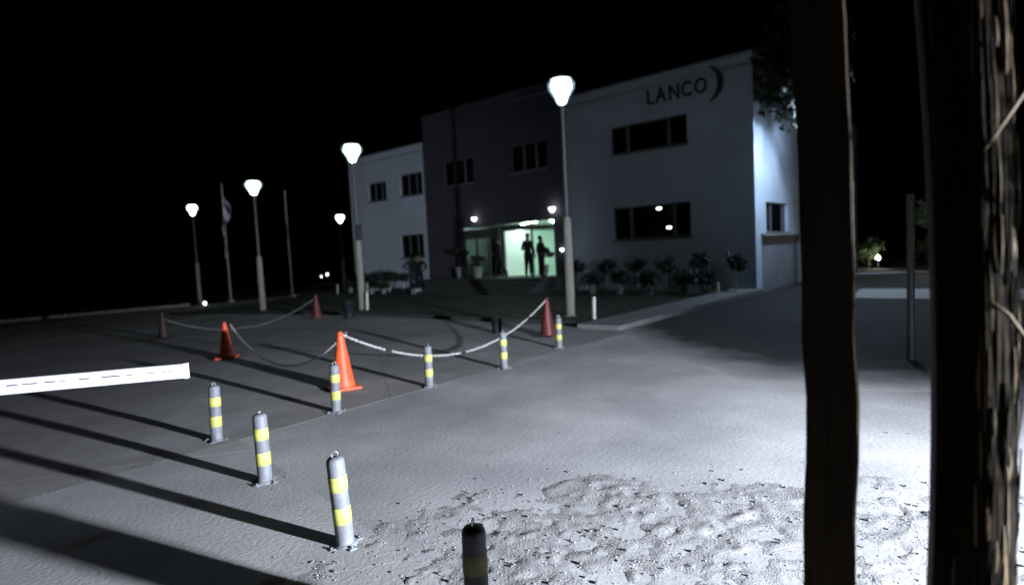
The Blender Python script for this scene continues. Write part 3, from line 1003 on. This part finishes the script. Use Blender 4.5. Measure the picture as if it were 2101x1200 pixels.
TX, TY = 1.283, 1.634
tk = empty('tree', (TX, TY, 0), 0, 'big rough barked tree trunk at the right edge, glinting on its lit side', 'tree')
nth, nz = 150, 420
TH, ZZ = np.meshgrid(np.linspace(0, 2*np.pi, nth, endpoint=False), np.linspace(-.2, 4.6, nz))
def cyc(k, zs, o_, sd):      # noise on the cylinder, seamless round the trunk
    a = fbm((TH/(2*np.pi))*k, ZZ*zs, o_, sd); b_ = fbm((TH/(2*np.pi) - 1)*k, ZZ*zs, o_, sd)
    t = np.clip((TH/(2*np.pi) - .85)/.15, 0, 1); return a*(1-t) + b_*t
ridge = 1 - np.abs(cyc(34, 1.7, 3, 5)*2 - .95)
fib = cyc(95, 4.5, 2, 15)
rad = .081 + .012*ridge + .006*(fib - .4) + .010*np.maximum(0, .35 - ZZ)*2 + .004*np.sin(ZZ*2.1)
bowx = .030*(1 - ((ZZ-1.25)/1.3)**2); bowx = np.where(np.abs(ZZ-1.25) < 2.2, bowx, .030*(1-(2.2/1.3)**2))
VX = rad*np.cos(TH) + bowx*.87; VY = rad*np.sin(TH) - bowx*.48
ii = np.arange(nth*nz).reshape(nz, nth); i2 = np.roll(ii, -1, axis=1)
F4 = np.stack([ii[:-1], i2[:-1], i2[1:], ii[1:]], -1).reshape(-1, 4)
tro = np_mesh('trunk', np.stack([VX, VY, ZZ], -1).reshape(-1, 3), F4, M['barkdark'], tk)
# loose stringy bark strips, tips curling off the surface
for q in range(190):
    a0 = random.uniform(-2.3, 1.0) if q < 160 else random.uniform(0, 6.28)
    z0 = random.uniform(.25, 2.7) if q > 70 else random.uniform(.25, 1.3)
    ln = random.uniform(.05, .26); w_ = random.uniform(.0012, .0036)
    mb = MB(); vs = []
    for k in range(5):
        t = k/4; z = z0 + ln*t
        bx = .030*(1 - ((z-1.25)/1.3)**2)
        r_ = .096 + .004*math.sin(t*3.1) + (.007*t*t if q % 3 == 0 else 0)
        aa = a0 + .03*math.sin(z*9 + q)
        ww = w_*(1 - .75*abs(t-.45)*1.4)
        for sgn in (-1, 1):
            for rr in (r_, r_ - .004):
                da = sgn*ww/.088
                vs.append((rr*math.cos(aa+da) + bx*.87, rr*math.sin(aa+da) - bx*.48, z))
    fs = []
    for k in range(4):
        i = k*4
        for p_1, p_2 in ((0, 2), (2, 3), (3, 1), (1, 0)): fs.append((i+p_1, i+p_2, i+4+p_2, i+4+p_1))
    fs += [(0, 1, 3, 2), (16, 18, 19, 17)]
    mb.add(vs, fs).build('bark_strip', M['barkpale'] if q % 3 else M['barkdark'], tro)
# thin branches growing across the trunk
MB().tube([(-.015, -.09, 1.905), (.01, -.14, 1.99), (.045, -.17, 2.07), (.085, -.20, 2.17), (.13, -.26, 2.32)], [.003, .004, .0045, .005, .006], 7).build('branch', M['twig'], tk)
MB().tube([(-.01, -.09, 1.52), (.02, -.135, 1.47), (.045, -.15, 1.42), (.075, -.16, 1.37), (.11, -.18, 1.31)], [.003, .0055, .0035, .006, .004], 7).build('branch', M['twig'], tk)
# unseen low leafy branch added to shade the trunk, and the crown overhead
lb = MB()
lb.tube([(.05, -.05, 3.3), (.5, -.25, 2.8), (.95, -.42, 2.3), (1.06, -.49, 1.45)], [.03, .02, .012, .004], 7)
for k in range(6):
    a = k*1.05; lb.tube([(0, 0, 3.6 + .15*k), (.6*math.cos(a), .6*math.sin(a), 4.5), (1.3*math.cos(a), 1.3*math.sin(a), 5.2)], [.045, .03, .008], 7)
lb.build('limb', M['bark'], tk)
leaves((1.02, -.475, 1.68), (.42, .075, .74), 1900, .026, 91, 30, M['palm'], 'shade_leaves', tk, -.435)
leaves((0, 0, 5.6), (1.8, 1.8, 1.1), 1800, .10, 92, 14, M['leaf'], 'crown', tk)
# pale bowed pole just left of the trunk
cp = []
for z in np.linspace(-.1, 3.4, 18):
    bx = .052*(1-((z-1.25)/1.3)**2)
    cp.append((1.158 + bx*.87, 1.66 - bx*.48, z))
tag(MB().tube(cp, .0075, 8).build('thin_pole', M['pole']), 'thin pale bowed pole running up the dark left side of the big trunk', 'pole')

# ------------------------------------------------------------------ foliage
def topiary(u, v, h, cw, seed, lab, group, white=True, stake=False):
    p = uv(u, v)
    o = empty('small_tree', (p.x, p.y, hz(p.x) + .04), seed, lab, 'tree', group)
    if h < .7: MB().lathe([(.10, -.05), (.14, .24), (.15, .25), (.15, .28), (.12, .28)], 14).build('pot', M['pot'], o)
    tr = MB().tube([(0, 0, -.05), (.01, 0, h*.35), (-.01, .01, h*.7), (0, 0, h*.92)], [.035, .028, .022, .015], 8)
    tr.build('trunk', M['limew'] if white else M['bark'], o)
    lim = MB()
    for k in range(5):
        a = k*1.26 + seed
        lim.tube([(0, 0, h*.72), (.12*math.cos(a), .12*math.sin(a), h*.88), (cw*.42*math.cos(a), cw*.42*math.sin(a), h*.93)], [.012, .009, .004], 5)
    lim.build('limb', M['bark'], o)
    leaves((0, 0, h*.93), (cw*.62, cw*.62, cw*.50), 760, .055, seed*7+3, 18, M['palm'], 'crown', o)
    return o


GR = 'small clipped trees along the foot of the building'
up = [(6.5, 1.0), (5.18, 1.0), (3.89, 1.0), (2.8, 1.0), (1.53, 1.0), (.35, 1.0)]
uplab = ['small clipped tree partly behind the tall street lamp pole', 'small clipped tree of the back row below the left pane of the lower window',
         'small clipped tree of the back row below the left part of the big pane', 'small clipped tree of the back row below the right part of the big pane',
         'taller clipped tree of the back row right of the lower window', 'clipped tree with bright white trunk next to the building corner']
for k, ((u, v), lab) in enumerate(zip(up, uplab)):
    topiary(u, v, 1.06 + .06*(k == 4), .62 + .1*(k == 4), 3+k, lab, GR)
lw = [(5.23, 2.0), (4.11, 2.0), (2.97, 2.0), (1.75, 2.0), (.98, 2.0)]
lwlab = ['low clipped bush of the front row nearest the tall lamp pole', 'low clipped bush second in the front row from the tall lamp pole',
         'low clipped bush in the middle of the front row', 'low clipped bush second in the front row from the building corner',
         'low clipped bush with short white trunk nearest the paved edge']
for k, ((u, v), lab) in enumerate(zip(lw, lwlab)):
    topiary(u, v, .62, .66, 13+k, lab, GR)
lf_ = [(19.1, 1.5, .78, .7, 'wide low clipped tree right behind the lamp with the dark box'), (17.75, 1.5, .88, .6, 'second clipped tree from the lamp with the dark box, by the far wing'),
       (16.6, 1.5, .84, .5, 'clipped tree of the far wing next to the standing guard'), (18.2, 2.3, .6, .55, 'low bush in front, by a white stake under the far wing'),
       (17.2, 2.3, .5, .6, 'lowest dark bush under the lit lower window of the far wing'), (21.9, 1.0, .6, .6, 'clipped bush at the far left corner of the building')]
for k, (u, v, h, cw, lab) in enumerate(lf_): topiary(u, v, h, cw, 23+k, lab, GR)


def stake(u, v, h, lab):
    p = uv(u, v)
    o = tag(MB().bevbox(-.035, .035, -.035, .035, -.1, h, .008).build('marker_stake', M['limew'], None, (p.x, p.y, hz(p.x)+.05), (0, .03, .4)), lab, 'stake', 'white marker stakes by the building')
    return o
stake(1.0, 8.75, .55, 'white stake on the lawn edge right of the tall lamp')
stake(.55, 2.1, .42, 'short white stake near the paved edge under the low bush')
stake(18.15, 2.6, .6, 'white stake among the bushes of the far wing')
stake(9.9, 8.6, .62, 'short pale stake beside the base of the lamp with the dark box')
stake(22.3, 1.6, .55, 'pale stake at the far left building corner')

# potted plants by the entrance
def potted(x, y, z, h, seed, lab):
    p = C + Matrix.Rotation(R(-40), 3, 'Z') @ Vector((x, y, 0))
    o = empty('potted_plant', (p.x, p.y, z), seed, lab, 'potted plant', 'potted plants at the entrance')
    MB().lathe([(.16, 0), (.22, .45), (.24, .46), (.24, .5), (.2, .5)], 16).build('pot', M['pot'], o)
    MB().tube([(0, 0, .45), (.02, 0, h*.7), (0, 0, h*.9)], [.03, .025, .015], 8).build('trunk', M['bark'], o)
    leaves((0, 0, h), (.42, .42, .26), 300, .08, seed, 9, M['palm'], 'crown', o)
potted(-13.3, -.75, .65, 1.25, 51, 'potted plant with round dark crown left of the entrance')
potted(-8.35, -.75, .65, .95, 52, 'low potted plant on the platform at the right end of the entrance')
potted(-12.2, -.7, .65, .75, 53, 'low potted plant before the dark glazing of the entrance')

# big tree by the side wall, its trunk behind the timber post
def tree(x, y, h, cr, cz_, seed, lab, n_=2200, size=.16, m=None, trunk=.14, co=(0, 0)):
    o = empty('tree', (x, y, hz(x)), 0, lab, 'tree')
    tb = MB().tube([(0, 0, -.2), (.05, 0, h*.25), (-.03, .05, h*.5), (.04, 0, h*.8)], [trunk*1.25, trunk, trunk*.75, trunk*.3], 10)
    tb.build('trunk', M['bark'], o)
    lb = MB(); g_ = random.Random(seed)
    for k in range(9):
        a = g_.uniform(0, 6.28); z0 = h*g_.uniform(.6, .74); e = Vector((co[0] + cr[0]*.7*math.cos(a), co[1] + cr[1]*.7*math.sin(a), cz_ + g_.uniform(-.6, .7)*cr[2]))
        s0 = Vector((0, 0, z0)); lb.tube([s0, s0.lerp(e, .5) + Vector((0, 0, .15)), e], [trunk*.35, trunk*.22, .01], 6)
    lb.build('limb', M['bark'], o)
    leaves((co[0], co[1], cz_), cr, n_, size, seed, 14, m or M['leaf'], 'crown', o)
    return o
tree(10.6, 19.6, 6.9, (1.3, 1.2, 1.9), 6.7, 71, 'dark tree whose crown hides the top of the lit side wall', 5200, .17, M['palm'], .14, (-1.1, -1.1))
tree(18.2, 24.7, 3.3, (.95, .95, .9), 2.5, 73, 'small leafy tree with lit leaves seen just left of the big trunk', 800, .10)
# lit shrub and its garden lamp
sh = empty('shrub', (18.8, 30.2, 0), 0, 'bright green shrub lit by a garden lamp beyond the driveway', 'shrub')
MB().tube([(0, 0, -.1), (.03, 0, .5), (0, 0, .9)], [.05, .04, .02], 7).build('stem', M['bark'], sh)
leaves((0, 0, .85), (.8, .8, .75), 1300, .09, 81, 9, M['leaf'], 'foliage', sh)
sh2 = empty('shrub', (23.5, 32.0, 0), 0, 'dark shrub right of the lit one beyond the driveway', 'shrub')
MB().tube([(0, 0, -.1), (.03, 0, .5), (0, 0, .9)], [.05, .04, .02], 7).build('stem', M['bark'], sh2)
leaves((0, 0, .9), (1.1, 1.1, .8), 700, .11, 82, 9, M['leaf'], 'foliage', sh2)


def garden_lamp(x, y, h, lab, r_=.10):
    o = empty('garden_lamp', (x, y, hz(x)), 0, lab, 'garden lamp', 'garden lamps')
    MB().lathe([(.06, 0), (.03, .05), (.025, h-.06)], 10).build('stem', M['pole'], o)
    MB().lathe([(.04, h-.06), (r_, h), (r_*.95, h+r_*.8), (.03, h+r_*1.4)], 12).build('globe', M['gardE'], o)
garden_lamp(18.75, 29.35, .52, 'small garden lamp shining in front of the lit shrub', .075)
garden_lamp(17.5, 22.6, 1.5, 'unseen lamp added behind the big trunk to light the leafy tree', .12)  # added out of sight only to brighten the leafy tree

# low rail, thin poles on the right
rl = empty('low_rail', (0, 0, 0), 0, 'low metal rail along the far side of the pale concrete strip', 'rail')
MB().tube([(11.2, 19.0, .45), (14.6, 17.9, .45)], .022, 8).build('bar', M['palepole'], rl)
for t in (0.02, .5, .98):
    x, y = 11.2+3.4*t, 19.0-1.1*t; MB().tube([(x, y, -.05), (x, y, .428)], .022, 8).build('post', M['palepole'], rl)
tag(MB().lathe([(.047, -.1), (.045, 2.2), (.03, 2.22)], 14, (5.33, 7.66, 0)).build('grey_pole', M['pole']), 'plain grey pole standing between the timber post and the big trunk', 'pole')
tag(MB().lathe([(.05, -.1), (.045, 3.9), (.03, 3.92)], 12, (14.3, 24.0, 0)).build('pale_pole', M['palepole']), 'thin pale pole showing along the right edge of the timber post', 'pole')

# dark bins and distant lights
def litter_bin(x, y, h, r_, lab):
    o = empty('litter_bin', (x, y, hz(x)), 0, lab, 'bin', 'dark litter bins on the lot')
    MB().lathe([(r_*.85, 0), (r_, h*.9), (r_*1.06, h*.91), (r_*1.06, h)], 18).build('body', M['bin'], o)
    MB().lathe([(r_*1.02, h+.002), (r_*.8, h+.05), (r_*.2, h+.07)], 18).build('lid', M['bin'], o)
litter_bin(-4.95, 17.3, .5, .17, 'dark bin in front of the lamp with the dark box')
litter_bin(-.36, 12.34, .32, .12, 'small dark bin just behind a bollard near the chain')

def far_lamp(x, y, z, lab, r_=.12):
    o = empty('distant_lamp', (x, y, hz(x)), 0, lab, 'lamp', 'distant lamps')
    g0 = hz(x)
    MB().tube([(0, 0, -.3), (0, 0, z-g0-r_)], .04, 6).build('post', M['pole'], o)
    MB().lathe([(.03, z-g0-r_), (r_, z-g0), (.03, z-g0+r_)], 10).build('globe', M['farE'], o)
far_lamp(-22.33, 70, .25, 'tiny distant lamp left of the building', .16)
far_lamp(-23.4, 71, .0, 'fainter tiny distant lamp beside the other one', .11)
far_lamp(-18.2, 34, -.35, 'small low lamp at the foot of the leftmost street lamp', .10)


# ------------------------------------------------------------------ people
def skin_mesh(verts, edges, rads, root, name, m, parent, sub=1):
    bm = bmesh.new()
    ly = bm.verts.layers.skin.verify()
    vs = [bm.verts.new(v) for v in verts]
    for a, b_ in edges: bm.edges.new((vs[a], vs[b_]))
    for i, v in enumerate(vs):
        r_ = rads[i]
        v[ly].radius = r_ if hasattr(r_, '__len__') else (r_, r_)
        v[ly].use_root = (i == root)
    me = bpy.data.meshes.new('t'); bm.to_mesh(me); bm.free()
    o = bpy.data.objects.new('t', me); COL.objects.link(o)
    sk = o.modifiers.new('s', 'SKIN'); sk.use_smooth_shade = True
    ss = o.modifiers.new('u', 'SUBSURF'); ss.levels = ss.render_levels = sub
    dg = bpy.context.evaluated_depsgraph_get(); dg.update()
    me2 = bpy.data.meshes.new_from_object(o.evaluated_get(dg))
    bpy.data.objects.remove(o)
    me2.materials.clear(); me2.materials.append(m)
    me2.polygons.foreach_set('use_smooth', [True]*len(me2.polygons))
    r = bpy.data.objects.new(name, me2); COL.objects.link(r); r.parent = parent
    return r


BASE = dict(pel=(0, 0, .96), wai=(0, 0, 1.10), che=(0, 0, 1.32), nec=(0, .0, 1.47), jaw=(0, -.02, 1.56), hea=(0, -.005, 1.655), top=(0, 0, 1.73),
            sl=(.17, 0, 1.41), el=(.25, .02, 1.14), wl=(.27, -.05, .90), sr=(-.17, 0, 1.41), er=(-.25, .02, 1.14), wr=(-.27, -.05, .90),
            hl=(.09, 0, .91), kl=(.10, -.01, .50), al=(.11, .02, .09), tl=(.12, -.14, .035), hr=(-.09, 0, .91), kr=(-.10, -.01, .50), ar=(-.11, .02, .09), tr=(-.12, -.14, .035))


def person(loc, rz, lab, pose=None, cap=True, m=None, scale=1.0, vest=False):
    J = {k: Vector(v) for k, v in BASE.items()}
    for k, v in (pose or {}).items(): J[k] = Vector(v)
    o = empty('person', loc, rz, lab, 'person', 'people at the building'); o.scale = (scale,)*3
    m = m or M['cloth']
    V, Ed, Ra, ix = [], [], [], {}
    def ad(n_, p, r_, par=None):
        ix[n_] = len(V); V.append(p); Ra.append(r_)
        if par: Ed.append((ix[par], ix[n_]))
    ad('pel', J['pel'], (.13, .10)); ad('wai', J['wai'], (.12, .09), 'pel'); ad('che', J['che'], (.14, .105), 'wai')
    ad('nec', J['nec'], .055, 'che'); ad('jaw', J['jaw'], (.062, .075), 'nec'); ad('hea', J['hea'], (.078, .095), 'jaw'); ad('top', J['top'], (.055, .065), 'hea')
    ad('nose', J['jaw'] + Vector((0, -.105, .035)), .012, 'jaw')
    for s in 'lr':
        ad('s'+s, J['s'+s], .062, 'che'); ad('e'+s, J['e'+s], .042, 's'+s); ad('w'+s, J['w'+s], .028, 'e'+s)
        d = (J['w'+s]-J['e'+s]).normalized(); palm = J['w'+s] + d*.075
        ad('p'+s, palm, (.036, .02), 'w'+s)
        side = d.cross(Vector((0, 1, 0))); side = side.normalized() if side.length > .1 else Vector((0, 0, 1))
        cur = side.cross(d).normalized()
        for q, (of, ln) in enumerate(((-.03, .065), (-.01, .078), (.01, .073), (.028, .055))):
            a = palm + side*of + d*(.02 + ln*.5); ad(f'f{s}{q}', a, .0095, 'p'+s)
            ad(f'g{s}{q}', a + d*ln*.42 - cur*.018, .0085, f'f{s}{q}')
        ad('th'+s, palm - d*.03 - cur*.04 + side*-.03, .011, 'p'+s); ad('ti'+s, palm + d*.015 - cur*.06 - side*.03, .0095, 'th'+s)
        ad('h'+s, J['h'+s], .088, 'pel'); ad('k'+s, J['k'+s], .058, 'h'+s); ad('a'+s, J['a'+s], .042, 'k'+s); ad('t'+s, J['t'+s], (.04, .03), 'a'+s)
    skin_mesh(V, Ed, Ra, 0, 'body', M['skin'], o)
    def sub(names, edges, extra, nm, mm, root=0):
        vs = [V[ix[n_]] if isinstance(n_, str) else n_ for n_ in names]
        rs = []
        for n_, e in zip(names, extra):
            r_ = Ra[ix[n_]]; rs.append((r_[0]+e, r_[1]+e) if hasattr(r_, '__len__') else r_+e)
        nm_i = {n_: i for i, n_ in enumerate(names)}
        skin_mesh(vs, [(nm_i[a], nm_i[b_]) for a, b_ in edges], rs, root, nm, mm, o)
    sub(['pel', 'wai', 'che', 'sl', 'el', 'wl', 'sr', 'er', 'wr'], [('pel', 'wai'), ('wai', 'che'), ('che', 'sl'), ('sl', 'el'), ('el', 'wl'), ('che', 'sr'), ('sr', 'er'), ('er', 'wr')],
        [.03, .035, .035 + .03*vest, .026, .024, .014, .026, .024, .014], 'jacket', m)
    sub(['pel', 'wai', 'hl', 'kl', 'al', 'hr', 'kr', 'ar'], [('pel', 'wai'), ('pel', 'hl'), ('hl', 'kl'), ('kl', 'al'), ('pel', 'hr'), ('hr', 'kr'), ('kr', 'ar')],
        [.028, .018, .022, .026, .022, .022, .026, .022], 'trousers', m)
    for s in 'lr':
        skin_mesh([V[ix['a'+s]] + Vector((0, .02, -.03)), V[ix['t'+s]], ], [(0, 1)], [(.05, .055), (.048, .04)], 0, 'shoe', M['cloth2'], o)
    hc = J['hea']
    if cap:
        c_ = MB().lathe([(.092, 0), (.095, .05), (.08, .095), (.03, .115)], 16, (hc.x, hc.y, hc.z + .02)); c_.bevbox(hc.x-.07, hc.x+.07, hc.y-.19, hc.y-.06, hc.z+.018, hc.z+.03, .005)
        c_.build('cap', m, o)
    else:
        MB().lathe([(.086, -.05), (.092, .02), (.085, .07), (.06, .105), (.02, .12)], 16, (hc.x, hc.y + .02, hc.z + .005)).build('hair', M['hair'], o)
    for sx in (-.03, .03):
        MB().lathe([(.002, -.012), (.011, 0), (.002, .012)], 8, (hc.x+sx, hc.y - .088, hc.z - .01)).build('eye', M['eye'], o)
    return o


def bp(x, y, z):
    p = C + Matrix.Rotation(R(-40), 3, 'Z') @ Vector((x, y, 0)); return (p.x, p.y, z)


person((-4.60, 28.9, hz(-4.6)+.045), R(170), 'broad guard in dark clothes standing before the far wing',
       dict(el=(.40, .03, 1.18), wl=(.20, -.10, 1.02), er=(-.40, .03, 1.18), wr=(-.20, -.10, 1.02)), True, None, 1.05, True)
person(bp(-10.72, -.85, .65), R(-95), 'person in dark clothes striding at the left jamb of the bright entrance',
       dict(kl=(.09, -.17, .52), al=(.10, -.16, .10), tl=(.10, -.33, .05), kr=(-.09, .10, .50), ar=(-.09, .33, .13), tr=(-.10, .20, .05),
            wl=(.24, -.22, 1.0), el=(.24, -.02, 1.15)), False, M['cloth2'], 1.02)
person(bp(-9.12, -.8, .65), R(150), 'person in dark clothes standing at the middle of the bright entrance',
       dict(wl=(.16, -.22, 1.12), el=(.27, .02, 1.14), kl=(.12, -.05, .5)), True, M['cloth2'], 1.04)
person(bp(-8.28, -1.0, .65), R(120), 'person in dark clothes at the right end of the entrance beside the low plant',
       dict(wr=(-.12, -.24, 1.08), er=(-.27, .02, 1.14)), False, M['cloth2'], .97)
